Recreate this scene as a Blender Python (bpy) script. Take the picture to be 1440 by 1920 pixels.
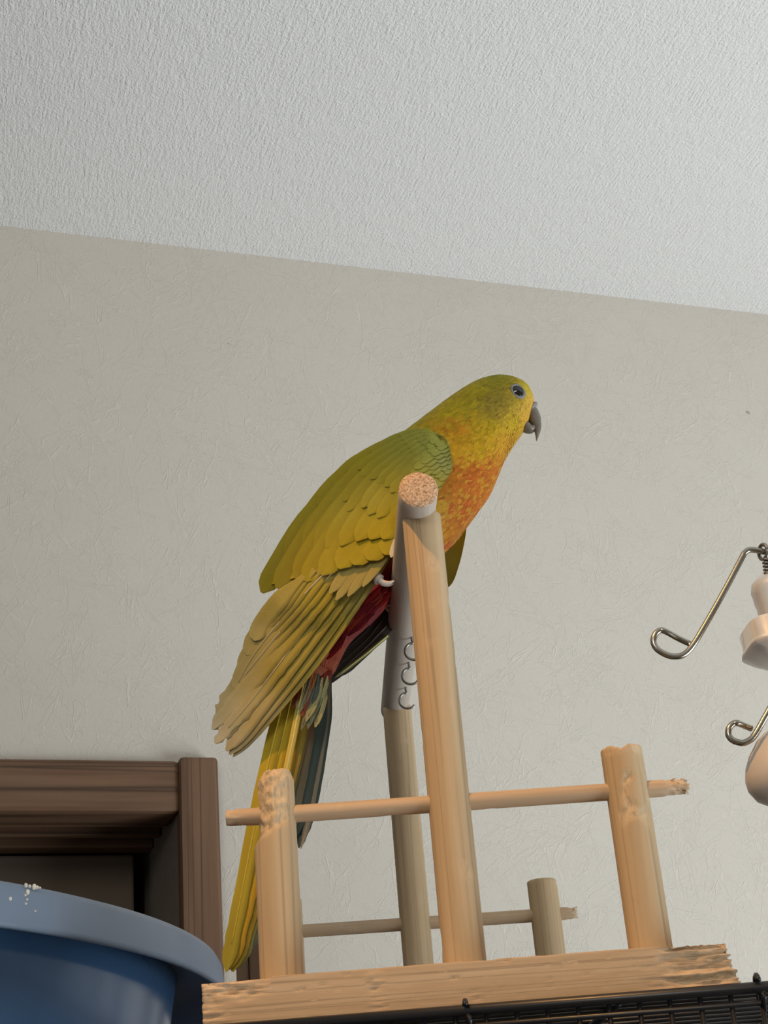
import bpy, math, random
import numpy as np
from mathutils import Vector, Matrix, noise as mnoise
random.seed(7)
for o in list(bpy.data.objects): bpy.data.objects.remove(o)
sc = bpy.context.scene
COL = sc.collection
# ------------------------------------------------------------------ camera
CZ = 1.72                       # camera height above the floor
FPX = 2837.5                    # focal length in pixels of the 1440x1920 frame
PITCH, ROLL, YAW = map(math.radians, (25.284, 4.8975, 3.011))
hd = np.array([math.sin(YAW), math.cos(YAW), 0.0]); zz = np.array([0, 0, 1.0])
CF = math.cos(PITCH)*hd + math.sin(PITCH)*zz
R0 = np.cross(hd, zz); U0 = np.cross(R0, CF)
CR = math.cos(ROLL)*R0 - math.sin(ROLL)*U0
CU = math.cos(ROLL)*U0 + math.sin(ROLL)*R0
CAM = np.array([0, 0, CZ])
cd = bpy.data.cameras.new('camera'); cam = bpy.data.objects.new('camera', cd); COL.objects.link(cam)
cd.sensor_fit = 'VERTICAL'; cd.sensor_height = 36.0; cd.lens = 36.0*FPX/1920.0
cd.clip_start = 0.02; cd.clip_end = 50
M = Matrix.Identity(4)
for i in range(3):
    M[i][0] = CR[i]; M[i][1] = CU[i]; M[i][2] = -CF[i]; M[i][3] = CAM[i]
cam.matrix_world = M
sc.camera = cam
# ------------------------------------------------------------------ light
w = bpy.data.worlds.new('room_light'); sc.world = w; w.use_nodes = True
bg = w.node_tree.nodes['Background']; bg.inputs[0].default_value = (1.0, 0.95, 0.88, 1); bg.inputs[1].default_value = 0.21
def area(name, loc, target, sx, sy, power, col):
    l = bpy.data.lights.new(name, 'AREA'); l.shape = 'RECTANGLE'; l.size = sx; l.size_y = sy; l.energy = power; l.color = col
    o = bpy.data.objects.new(name, l); COL.objects.link(o); o.location = loc
    o.rotation_euler = (Vector(target)-Vector(loc)).to_track_quat('-Z', 'Y').to_euler(); return o
area('window_daylight', (1.25, 0.30, CZ-0.58), (0.1, 0.8, CZ+0.5), 0.95, 0.95, 25, (0.90, 0.96, 1.0))
area('fill_behind_camera', (-0.35, -1.0, CZ+0.68), (-0.05, 0.55, CZ+0.2), 0.55, 0.55, 8.0, (1.0, 0.93, 0.82))  # added soft fill that evens out the bird, not a known lamp
sl = bpy.data.lights.new('warm_ceiling_spot', 'SPOT'); sl.energy = 14; sl.color = (1.0, 0.50, 0.14)
sl.spot_size = math.radians(22); sl.spot_blend = 0.30; sl.shadow_soft_size = 0.012
so = bpy.data.objects.new('warm_ceiling_spot', sl); COL.objects.link(so)
so.location = (-0.20, 0.15, CZ+0.70)
so.rotation_euler = (Vector((0.052, 0.45, CZ+0.118))-so.location).to_track_quat('-Z', 'Y').to_euler()
vs = sc.view_settings; vs.view_transform = 'Standard'; vs.look = 'None'; vs.gamma = 1.0; vs.exposure = 0.0; vs.use_curve_mapping = False

# ------------------------------------------------------------------ pixel helpers (a pixel gives a direction only)
def ray(px, py): return CF + (px-720)/FPX*CR - (py-960)/FPX*CU
def ony(px, py, y):                       # point on the vertical plane at distance y
    d = ray(px, py); return CAM + d*(y/d[1])
def onz(px, py, z):                       # point on the horizontal plane z (above camera)
    d = ray(px, py); return CAM + d*(z/d[2])
def proj(P):
    d = np.asarray(P, float)-CAM; k = d@CF
    return np.array([720+FPX*(d@CR)/k, 960-FPX*(d@CU)/k])
WA = math.radians(16.52)
WD = np.array([math.cos(WA), math.sin(WA), 0]); WN = np.array([-math.sin(WA), math.cos(WA), 0])
W0 = np.array([0, 1.08, CZ])
def wl(u, z, off=0.0): return W0 + WD*u + WN*off + np.array([0, 0, z])     # wall coordinates, off > 0 is behind the wall face

# ------------------------------------------------------------------ object helpers
BASE = {}
def tag(o, label=None, cat=None, group=None, kind=None):
    if label: o['label'] = label
    if cat: o['category'] = cat
    if group: o['group'] = group
    if kind: o['kind'] = kind
    return o
def thing(name, base, label, cat, group=None):
    o = bpy.data.objects.new(name, None); COL.objects.link(o); o.location = base; o.empty_display_size = 0.02
    BASE[o.name] = np.array(base, float); return tag(o, label, cat, group)
def mesh(name, V, F, mat, parent=None, smooth=True, col=None, uv=None, base=None):
    V = np.asarray(V, float)
    if parent is not None: b = BASE[parent.name]
    else: b = np.array(base if base is not None else (V.min(0)+V.max(0))/2*np.array([1, 1, 0])+np.array([0, 0, V[:, 2].min()]))
    me = bpy.data.meshes.new(name)
    me.from_pydata([tuple(v) for v in (V-b)], [], [tuple(int(i) for i in f) for f in F]); me.update()
    if smooth: me.polygons.foreach_set('use_smooth', [True]*len(me.polygons))
    if col is not None:
        a = me.color_attributes.new('Col', 'FLOAT_COLOR', 'POINT')
        c = np.ones((len(V), 4), np.float32); c[:, :3] = col; a.data.foreach_set('color', c.ravel())
    if uv is not None:
        l = me.uv_layers.new(name='UVMap'); idx = np.zeros(len(me.loops), np.int32); me.loops.foreach_get('vertex_index', idx)
        l.data.foreach_set('uv', np.asarray(uv, np.float32)[idx].ravel())
    if mat: me.materials.append(mat)
    o = bpy.data.objects.new(name, me); COL.objects.link(o); BASE[o.name] = b
    if parent is not None: o.parent = parent
    else: o.location = b
    return o
def box_vf(c, half, ax=None):
    ax = ax or (np.array([1, 0, 0]), np.array([0, 1, 0]), np.array([0, 0, 1]))
    V = [np.array(c)+sx*half[0]*ax[0]+sy*half[1]*ax[1]+sz*half[2]*ax[2] for sx in (-1, 1) for sy in (-1, 1) for sz in (-1, 1)]
    F = [(0, 1, 3, 2), (4, 6, 7, 5), (0, 4, 5, 1), (2, 3, 7, 6), (0, 2, 6, 4), (1, 5, 7, 3)]
    return V, F
def bevel(o, wd, seg=2):
    m = o.modifiers.new('bevel', 'BEVEL'); m.width = wd; m.segments = seg; m.limit_method = 'ANGLE'; return o
def wallbox(name, u0, u1, z0, z1, f0, f1, mat, parent=None, bv=0, base=None):
    V, F = box_vf(wl((u0+u1)/2, (z0+z1)/2, (f0+f1)/2), (abs(u1-u0)/2, abs(f1-f0)/2, abs(z1-z0)/2), (WD, WN, zz))
    o = mesh(name, V, F, mat, parent, smooth=False, base=base)
    if bv: bevel(o, bv)
    return o
def boxo(name, lo, hi, mat, parent=None, bv=0):
    lo = np.array(lo); hi = np.array(hi); V, F = box_vf((lo+hi)/2, (hi-lo)/2)
    o = mesh(name, V, F, mat, parent, smooth=False)
    if bv: bevel(o, bv)
    return o
def catmull(P, n):
    P = [np.array(p, float) for p in P]; P = [2*P[0]-P[1]]+P+[2*P[-1]-P[-2]]; out = []; k = len(P)-3
    for i in range(n):
        t = i/(n-1)*k; j = min(int(t), k-1); t -= j; a, b, c, d = P[j:j+4]
        out.append(.5*((2*b)+(-a+c)*t+(2*a-5*b+4*c-d)*t*t+(-a+3*b-3*c+d)*t**3))
    return np.array(out)
def tube_vf(P, r, sides=8, cap=True, flat=None):
    P = np.asarray(P, float); n = len(P); r = np.broadcast_to(np.asarray(r, float), (n,))
    T = np.gradient(P, axis=0); T /= np.linalg.norm(T, axis=1)[:, None]+1e-12
    a = np.array([0, 0, 1.0]) if abs(T[0][2]) < .9 else np.array([1.0, 0, 0])
    N = np.cross(T[0], a); N /= np.linalg.norm(N); V = []; F = []
    for i in range(n):
        N = N-(N@T[i])*T[i]; N /= np.linalg.norm(N); Bn = np.cross(T[i], N)
        for k in range(sides):
            an = 2*math.pi*k/sides; V.append(P[i]+r[i]*(math.cos(an)*N+math.sin(an)*Bn))
    for i in range(n-1):
        for k in range(sides):
            k2 = (k+1) % sides; F.append((i*sides+k, i*sides+k2, (i+1)*sides+k2, (i+1)*sides+k))
    if cap:
        F.append(tuple(range(sides))[::-1]); F.append(tuple((n-1)*sides+k for k in range(sides)))
    return V, F
def join(parts):
    V = []; F = []
    for v, f in parts:
        b = len(V); V += list(v); F += [tuple(i+b for i in q) for q in f]
    return V, F
def smoothstep(a, b, x):
    t = np.clip((x-a)/(b-a), 0, 1); return t*t*(3-2*t)
def nz(*p, s=1.0): return mnoise.noise(Vector(p)*s)

# ------------------------------------------------------------------ materials
class MB:
    def __init__(s, name):
        s.m = bpy.data.materials.new(name); s.m.use_nodes = True; s.t = s.m.node_tree; s.b = s.t.nodes['Principled BSDF']
    def n(s, typ, **kw):
        nd = s.t.nodes.new(typ)
        for k, v in kw.items():
            if k.startswith('i_'):
                key = k[2:]; key = int(key) if key.isdigit() else key.replace('_', ' ')
                nd.inputs[key].default_value = v
            else: setattr(nd, k, v)
        return nd
    def l(s, a, b): s.t.links.new(a, b)
    def coords(s, scale=(1, 1, 1), rot=(0, 0, 0), kind='Object'):
        c = s.n('ShaderNodeTexCoord'); m = s.n('ShaderNodeMapping'); m.inputs['Scale'].default_value = scale; m.inputs['Rotation'].default_value = rot
        s.l(c.outputs[kind], m.inputs[0])
        if any(rot) and tuple(scale) != (1, 1, 1):          # rotate first, then stretch
            m.inputs['Scale'].default_value = (1, 1, 1); k = s.n('ShaderNodeMapping'); k.inputs['Scale'].default_value = scale
            s.l(m.outputs[0], k.inputs[0]); return k.outputs[0]
        return m.outputs[0]
    def noise(s, vec, scale, detail=4, rough=.5, dist=0):
        nd = s.n('ShaderNodeTexNoise'); nd.inputs['Scale'].default_value = scale; nd.inputs['Detail'].default_value = detail
        nd.inputs['Roughness'].default_value = rough; nd.inputs['Distortion'].default_value = dist; s.l(vec, nd.inputs['Vector']); return nd.outputs[0]
    def math(s, op, a, b=None, clamp=False):
        nd = s.n('ShaderNodeMath', operation=op); nd.use_clamp = clamp
        for i, x in enumerate((a, b)):
            if x is None: continue
            if isinstance(x, (int, float)): nd.inputs[i].default_value = x
            else: s.l(x, nd.inputs[i])
        return nd.outputs[0]
    def ramp(s, fac, stops):
        nd = s.n('ShaderNodeValToRGB'); e = nd.color_ramp.elements
        while len(e) < len(stops): e.new(0.5)
        for q, (p, c) in zip(e, stops): q.position = p; q.color = (*c, 1)
        s.l(fac, nd.inputs[0]); return nd.outputs[0]
    def mix(s, fac, a, b, typ='MIX'):
        nd = s.n('ShaderNodeMix', data_type='RGBA', blend_type=typ)
        for i, x in ((0, fac), (6, a), (7, b)):
            if isinstance(x, (int, float)): nd.inputs[i].default_value = x
            elif isinstance(x, tuple): nd.inputs[i].default_value = (*x, 1)
            else: s.l(x, nd.inputs[i])
        return nd.outputs[2]
    def bump(s, h, strength, dist):
        nd = s.n('ShaderNodeBump'); nd.inputs['Strength'].default_value = strength; nd.inputs['Distance'].default_value = dist
        s.l(h, nd.inputs['Height']); s.l(nd.outputs[0], s.b.inputs['Normal'])
    def color(s, c):
        if isinstance(c, tuple): s.b.inputs['Base Color'].default_value = (*c, 1)
        else: s.l(c, s.b.inputs['Base Color'])
    def rough(s, r, spec=.5, metal=0):
        s.b.inputs['Roughness'].default_value = r; s.b.inputs['Specular IOR Level'].default_value = spec; s.b.inputs['Metallic'].default_value = metal

def m_wall():
    b = MB('wallpaper_fibres'); v = b.coords(rot=(0, 0, -WA)); fib = None
    for ang, sc_, wd in ((8, 125, .022), (-24, 155, .022), (38, 140, .020), (75, 165, .018), (-55, 145, .020)):
        r_ = b.n('ShaderNodeMapping'); r_.inputs['Rotation'].default_value = (0, math.radians(ang), 0); r_.inputs['Location'].default_value = (ang*.37, 0, ang*.11); b.l(v, r_.inputs[0])
        s_ = b.n('ShaderNodeMapping'); s_.inputs['Scale'].default_value = (1, 1, .20); b.l(r_.outputs[0], s_.inputs[0])
        n = b.noise(s_.outputs[0], sc_, 1.0, .4, .9); r = b.math('ABSOLUTE', b.math('SUBTRACT', n, .5))
        nd = b.n('ShaderNodeMapRange', interpolation_type='SMOOTHSTEP'); b.l(r, nd.inputs[0]); nd.inputs[1].default_value = 0; nd.inputs[2].default_value = wd
        nd.inputs[3].default_value = 1; nd.inputs[4].default_value = 0
        g = b.n('ShaderNodeMapRange'); b.l(b.noise(s_.outputs[0], sc_*.45, 1, .5), g.inputs[0]); g.inputs[1].default_value = .48; g.inputs[2].default_value = .62
        f = b.math('MULTIPLY', nd.outputs[0], g.outputs[0]); fib = f if fib is None else b.math('MAXIMUM', fib, f)
    h = b.math('ADD', b.math('MULTIPLY', fib, .85), b.math('MULTIPLY', b.noise(v, 500, 4, .6), .9))
    b.bump(h, .45, .0007)
    base = b.mix(b.noise(v, 7, 3, .6), (.58, .54, .475), (.635, .60, .535))
    base = b.mix(b.math('MULTIPLY', fib, .22), base, (.72, .68, .62))
    base = b.mix(b.math('MULTIPLY', b.noise(v, 300, 3, .6), .3), base, (.48, .445, .385))
    vo = b.n('ShaderNodeTexVoronoi'); vo.inputs['Scale'].default_value = 17; b.l(v, vo.inputs['Vector'])
    wob = b.math('ADD', vo.outputs['Distance'], b.math('MULTIPLY', b.math('SUBTRACT', b.noise(v, 350, 2, .5), .5), .05))
    sp = b.math('LESS_THAN', wob, .035)
    sp = b.math('MULTIPLY', sp, b.math('GREATER_THAN', b.noise(v, 9, 0, .5), .50))
    b.color(b.mix(b.math('MULTIPLY', sp, .5), base, (.2, .16, .12))); b.rough(.85, .2); return b.m
def m_ceiling():
    b = MB('ceiling_textured_paper'); v = b.coords(scale=(1, .19, 1), rot=(0, 0, -WA)); v2 = b.coords(rot=(0, 0, -WA))
    n1 = b.noise(v, 430, 2, .5, .35); n2 = b.noise(v2, 520, 3, .6, .4); n3 = b.noise(v2, 60, 2, .5)
    h = b.math('ADD', b.math('MULTIPLY', n1, b.math('ADD', b.math('MULTIPLY', n3, 1.2), .25)), b.math('MULTIPLY', n2, 1.05))
    b.bump(h, .70, .0022)
    b.color(b.mix(b.noise(v2, 240, 3, .5), (.80, .80, .79), (.88, .88, .87))); b.rough(.9, .15); return b.m
def m_wood(name, axis, c_lo, c_mid, c_hi, freq=1.0, rough=.62, chew=False, bumpd=.0002, streak=.25, rot=(0, 0, 0), dark=.5):
    b = MB(name); s = [1, 1, 1]; s[axis] = .045; v = b.coords(scale=tuple(s), rot=rot); s2 = [1, 1, 1]; s2[axis] = .012; v2 = b.coords(scale=tuple(s2), rot=rot)
    n1 = b.noise(v, 330*freq, 3, .55, .4); n2 = b.noise(v2, 190*freq, 1.5, .5, .25)
    r2 = b.math('ABSOLUTE', b.math('SUBTRACT', b.math('FRACT', b.math('MULTIPLY', n2, 6.0)), .5))
    line = b.math('POWER', b.math('MULTIPLY', r2, 2), 7, True)
    c = b.ramp(n1, [(.28, c_lo), (.5, c_mid), (.75, c_hi)])
    c = b.mix(b.math('MULTIPLY', line, streak), c, tuple(x*dark for x in c_mid))
    vf = b.coords(); fine = b.noise(vf, 900, 3, .6)
    h = b.math('ADD', b.math('MULTIPLY', n1, .6), b.math('MULTIPLY', fine, .3))
    if chew:
        at = b.n('ShaderNodeAttribute', attribute_name='Col'); sep = b.n('ShaderNodeSeparateColor'); b.l(at.outputs['Color'], sep.inputs[0])
        rgh = b.noise(b.coords(scale=tuple(.35 if i == axis else 1 for i in range(3))), 850, 4, .7)
        ch = b.ramp(rgh, [(.3, tuple(x*.8 for x in c_mid)), (.5, tuple(min(1, x*1.08) for x in c_hi)), (.7, tuple(min(1, x*1.32) for x in c_hi))])
        c = b.mix(sep.outputs[0], c, ch)
        c = b.mix(sep.outputs[1], c, (.12, .10, .09))
        h = b.math('ADD', h, b.math('MULTIPLY', b.math('MULTIPLY', rgh, sep.outputs[0]), 3.2))
    b.color(c); b.bump(h, .55, bumpd); b.rough(rough, .3); return b.m
def m_plain(name, c, rough=.5, spec=.5, metal=0, var=.08, nscale=60, bump=0, trans=0, sss=0):
    b = MB(name); v = b.coords(); n = b.noise(v, nscale, 3, .55)
    b.color(b.mix(n, tuple(x*(1-var) for x in c), tuple(min(1, x*(1+var)) for x in c))); b.rough(rough, spec, metal)
    if bump: b.bump(b.noise(v, nscale*4, 3, .6), .5, bump)
    if trans: b.b.inputs['Transmission Weight'].default_value = trans
    if sss:
        b.b.inputs['Subsurface Weight'].default_value = sss; b.b.inputs['Subsurface Scale'].default_value = .004
        b.b.inputs['Subsurface Radius'].default_value = (1, .8, .6)
    return b.m
def m_feather(name, barb=1.0, rough=.62, plume=False):
    b = MB(name); at = b.n('ShaderNodeAttribute', attribute_name='Col'); c = at.outputs['Color']
    if plume:
        n = b.noise(b.coords(), 1500, 3, .6); c2 = b.mix(b.math('MULTIPLY', n, .5), c, b.mix(1.0, c, (.55, .5, .45), 'MULTIPLY')); h = n; bd = .0002
    else:
        uvn = b.n('ShaderNodeUVMap'); sx = b.n('ShaderNodeSeparateXYZ'); b.l(uvn.outputs[0], sx.inputs[0])
        side = b.math('ABSOLUTE', sx.outputs[0]); k = b.math('SUBTRACT', b.math('MULTIPLY', sx.outputs[1], 1.0), b.math('MULTIPLY', side, .8))
        nn = b.noise(b.coords(), 500, 2, .5)
        ph = b.math('ADD', b.math('MULTIPLY', k, 15000*barb), b.math('MULTIPLY', nn, 5)); wv = b.math('SINE', ph); h = wv; bd = .00004
        # broad soft barb clumps
        c2 = b.mix(b.math('MULTIPLY', b.math('ADD', b.math('MULTIPLY', wv, .5), .5), .16), c, b.mix(1.0, c, (.6, .56, .5), 'MULTIPLY'))
        c2 = b.mix(b.math('MULTIPLY', nn, .22), c2, b.mix(1.0, c2, (.7, .66, .6), 'MULTIPLY'))
    b.color(c2); b.bump(h, .5, bd); b.rough(rough, .12 if plume else .22); return b.m

MAT = dict(
    wall=m_wall(), ceiling=m_ceiling(),
    floor=m_wood('floor_boards', 0, (.30, .20, .12), (.38, .26, .16), (.46, .33, .21), .2),
    post=m_wood('pine_dowel', 2, (.46, .335, .195), (.50, .37, .22), (.54, .41, .255), .8, chew=True, streak=.62),
    rod=m_wood('pine_rod', 0, (.46, .33, .205), (.51, .37, .24), (.56, .42, .28), 1.2, chew=True, streak=.15),
    bar=m_wood('pale_perch_dowel', 1, (.42, .365, .305), (.47, .41, .345), (.52, .46, .40), 1.0, streak=.05),
    board=m_wood('pine_board', 0, (.46, .315, .185), (.52, .37, .225), (.57, .42, .27), 1.25, chew=True, streak=.75),
    frame=m_wood('brown_door_frame_across', 0, (.115, .060, .034), (.165, .092, .053), (.205, .120, .07), .30, .45, bumpd=.0003, streak=.95, rot=(0, 0, -WA), dark=.35),
    framev=m_wood('brown_door_frame_upright', 2, (.115, .060, .034), (.165, .092, .053), (.205, .120, .07), .30, .45, bumpd=.0003, streak=.95, rot=(0, 0, -WA), dark=.35),
    darkwood=m_wood('dark_brown_slat', 2, (.09, .05, .025), (.13, .075, .04), (.18, .11, .06), .8, .55),
    door=m_plain('door_panel_grey_brown', (.17, .135, .10), .6, .3, nscale=40),
    track=m_plain('worn_track_plastic', (.16, .145, .13), .5, .4),
    cabinet=m_wood('cabinet_wood', 0, (.30, .21, .13), (.38, .27, .17), (.45, .33, .22), .2),
    cage=m_plain('black_coated_wire', (.010, .011, .014), .35, .5),
    tub=m_plain('blue_tub_plastic', (.048, .115, .235), .22, .5, var=.12, nscale=14, sss=.0),
    rim=m_plain('pale_blue_rim_plastic', (.165, .22, .305), .42, .4, var=.08, nscale=30),
    drop=m_plain('dried_white_dropping', (.78, .74, .64), .8, .2, var=.15, nscale=300),
    steel=m_plain('bent_steel_wire', (.40, .37, .31), .22, .5, 1.0, var=.15, nscale=120),
    zinc=m_plain('small_hook_steel', (.33, .32, .30), .35, .5, 1.0),
    milky=m_plain('milky_plastic', (.82, .80, .77), .42, .4, trans=.6, nscale=30),
    cream=m_plain('cream_plastic', (.56, .52, .48), .42, .4, nscale=20, sss=.2),
    feather=m_feather('vane'), plume=m_feather('body_plumage', plume=True),
    beak=m_plain('grey_horn_beak', (.15, .132, .11), .38, .5, var=.25, nscale=350, bump=.0001),
    claw=m_plain('pale_claw', (.62, .55, .48), .45, .4), toe=m_plain('scaly_grey_toe', (.38, .33, .28), .7, .3, var=.3, nscale=900, bump=.0003),
    eye=m_plain('black_eye', (.006, .005, .005), .05, .7), iris=m_plain('dark_brown_iris', (.035, .022, .014), .15, .6), lid=m_plain('grey_eye_ring', (.24, .23, .21), .6, .3, var=.2, nscale=700),
)
def m_endgrain():
    b = MB('rough_sawn_end_grain'); v = b.coords(); n = b.noise(v, 1300, 3, .6, .8); n2 = b.noise(v, 300, 2, .5)
    c = b.ramp(n, [(.34, (.22, .12, .06)), (.47, (.50, .32, .19)), (.6, (.72, .54, .38))]); c = b.mix(b.math('MULTIPLY', n2, .3), c, (.6, .43, .28))
    b.color(c); b.bump(n, .9, .0006); b.rough(.75, .3); return b.m
MAT['end'] = m_endgrain()

# ================================================================== the room
ZC = 0.7548            # ceiling height over the camera
U_IN, U_OUT = -0.1119, -0.0843      # door jamb, inner and outer edge along the wall
Z_LB, Z_LT = 0.2714, 0.3090         # lintel bottom and top
REC = 0.115
def wallpanel():
    u0, u1, zf = -2.2, 2.6, -CZ; uj, zt = U_IN-.0, Z_LT-.004; ud = -1.0
    th = .14; rects = [(uj, u1, zf, ZC), (u0, uj, zt, ZC), (u0, ud, zf, zt)]; parts = []
    for a, b, c, d in rects:
        parts.append(box_vf(wl((a+b)/2, (c+d)/2, th/2), ((b-a)/2, th/2, (d-c)/2), (WD, WN, zz)))
    return join(parts)
V, F = wallpanel(); tag(mesh('wall_back', V, F, MAT['wall'], smooth=False), kind='structure')
V, F = box_vf(np.array([0.1, 0.0, CZ+ZC+.02]), (2.6, 2.2, .02), (WD, WN, zz)); tag(mesh('ceiling', V, F, MAT['ceiling'], smooth=False), kind='structure')
V, F = box_vf(np.array([0.1, 0.0, -.02]), (2.6, 2.2, .02), (WD, WN, zz)); tag(mesh('floor', V, F, MAT['floor'], smooth=False), kind='structure')
lint = wallbox('trim_1', -1.04, U_IN+.001, Z_LB, Z_LT, -.010, .03, MAT['frame'], bv=.004); tag(lint, kind='structure')
jamb = wallbox('trim_2', U_IN, U_OUT, -CZ, Z_LT+.0015, -.014, .22, MAT['framev'], bv=.003); tag(jamb, kind='structure')
jamb2 = wallbox('trim_3', -1.04, -1.0, -CZ, Z_LT+.0015, -.014, REC+.03, MAT['framev'], bv=.003); tag(jamb2, kind='structure')
# head of the sliding door frame: two grooves with worn tracks, then the door
head = wallbox('trim_4', -1.0, U_IN, Z_LB+.010, Z_LT, .03, .22, MAT['frame']); tag(head, kind='structure')
for f0, f1 in ((.030, .036), (.060, .068), (.094, REC)):
    wallbox('track_lip', -1.0, U_IN-.0005, Z_LB+.001, Z_LB+.012, f0, f1, MAT['frame'], head, .0015)
for f0, f1, ua, ub in ((.038, .048, -.214, -.139), (.072, .080, -.236, -.150)):
    wallbox('track_plate', ua, ub, Z_LB+.005, Z_LB+.011, f0, f1, MAT['track'], head, .002)
bk_ = wallbox('trim_5', -1.0, U_IN+.001, -CZ, Z_LT, .20, .22, MAT['framev']); tag(bk_, kind='structure')
dr = wallbox('door_1', -.95, -.1247, -CZ+.005, Z_LB-.001, REC-.006, REC+.02, MAT['door'], bv=.002); tag(dr, kind='structure')

# ================================================================== cabinet, cage
ZT = CZ-0.20          # cabinet top
cab = thing('cabinet', (-.1, .6, 0), 'wooden cabinet below the cage and the blue tub', 'cabinet')
boxo('cabinet_body', (-.60, .335, .06), (.42, .86, ZT-.02), MAT['cabinet'], cab, .003)
boxo('cabinet_top', (-.62, .322, ZT-.02), (.44, .865, ZT), MAT['cabinet'], cab, .003)
boxo('plinth', (-.58, .36, 0), (.40, .85, .06), MAT['cabinet'], cab)
for x0, x1, hx in ((-.598, -.092, -.12), (-.088, .418, -.06)):
    d = boxo('cabinet_door', (x0, .318, .07), (x1, .334, ZT-.03), MAT['cabinet'], cab, .003)
    boxo('handle', (hx-.006, .300, .75), (hx+.006, .319, .90), MAT['steel'], d, .003)

CG_Z = CZ+0.0535      # axis of the cage's top rods
CX0, CX1, CY0, CY1 = -.0470, .330, .4432, .80
cage = thing('bird_cage', (.14, .62, ZT), 'black wire bird cage under the wooden perch stand', 'cage')
def wire(P, r, name='wire', sides=6, parent=cage): V, F = tube_vf(P, r, sides); return mesh(name, V, F, MAT['cage'], parent)
rr = .0011; R2 = .0017
for z in (CG_Z, CG_Z-.0042):
    rad = R2 if z == CG_Z else rr*.75
    wire([(CX0-.004, CY0, z), (CX1, CY0, z)], rad, 'rail', 8)
wire([(CX0, CY1, CG_Z), (CX1, CY1, CG_Z)], R2, 'rail', 8)
for x in (CX0, CX1): wire([(x, CY0, CG_Z), (x, CY1, CG_Z)], R2, 'rail', 8)
for x, y in ((CX0, CY0), (CX1, CY0), (CX0, CY1), (CX1, CY1)): wire([(x, y, ZT+.008), (x, y, CG_Z)], R2, 'corner_rod', 8)
# front panel: upright wires, with cross rails lower down
x = CX0+.0087; xs = []
while x < CX1-.003: xs.append(x); x += .00868
for k, x in enumerate(xs): wire([(x, CY0+.0003, ZT+.018), (x, CY0+.0003, CG_Z-.0005)], .0008)
for z in np.linspace(ZT+.03, CG_Z-.05, 4): wire([(CX0, CY0, z), (CX1, CY0, z)], .001, 'rail')
# top panel: wires running across, seen from below, over a few cross rails
y = CY0+.0095; 
while y < CY1-.004:
    wire([(CX0, y, CG_Z+.0006), (CX1, y, CG_Z+.0006)], .0008, 'wire', 6); y += .0118
for x in np.linspace(CX0+.06, CX1-.06, 5): wire([(x, CY0, CG_Z-.0012), (x, CY1, CG_Z-.0012)], .0012, 'rail')
# side and back panels (wider spaced)
for y in np.arange(CY0+.02, CY1, .020):
    for x in (CX0, CX1): wire([(x, y, ZT+.018), (x, y, CG_Z)], .0008, 'wire', 5)
for x in np.arange(CX0+.02, CX1, .020): wire([(x, CY1, ZT+.018), (x, CY1, CG_Z)], .0008, 'wire', 5)
boxo('tray', (CX0-.002, CY0-.002, ZT), (CX1+.002, CY1+.002, ZT+.02), MAT['cage'], cage, .003)
# wire clips hooked over the front rail
for px, py, s in ((873, 1886, 1.0), (1421, 1846, 1.25)):
    c = ony(px, py, CY0-.0005); P = []
    for k in range(17):
        a = math.radians(-60+k*300/16); P.append((c[0]+.0006*math.sin(a*.5), CY0-.0002+.0027*s*math.sin(a), CG_Z-.0002+.0029*s*math.cos(a)))
    P.append((c[0]+.0008, CY0+.0004, CG_Z-.006)); wire(catmull(P, 30), .0008, 'clip', 6)
P = [(CX0-.004, CY0, CG_Z), (CX0-.0052, CY0-.0006, CG_Z-.0006), (CX0-.0058, CY0-.001, CG_Z-.003), (CX0-.0054, CY0-.001, CG_Z-.006)]
wire(catmull(P, 10), R2, 'rail_end', 8)

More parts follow.
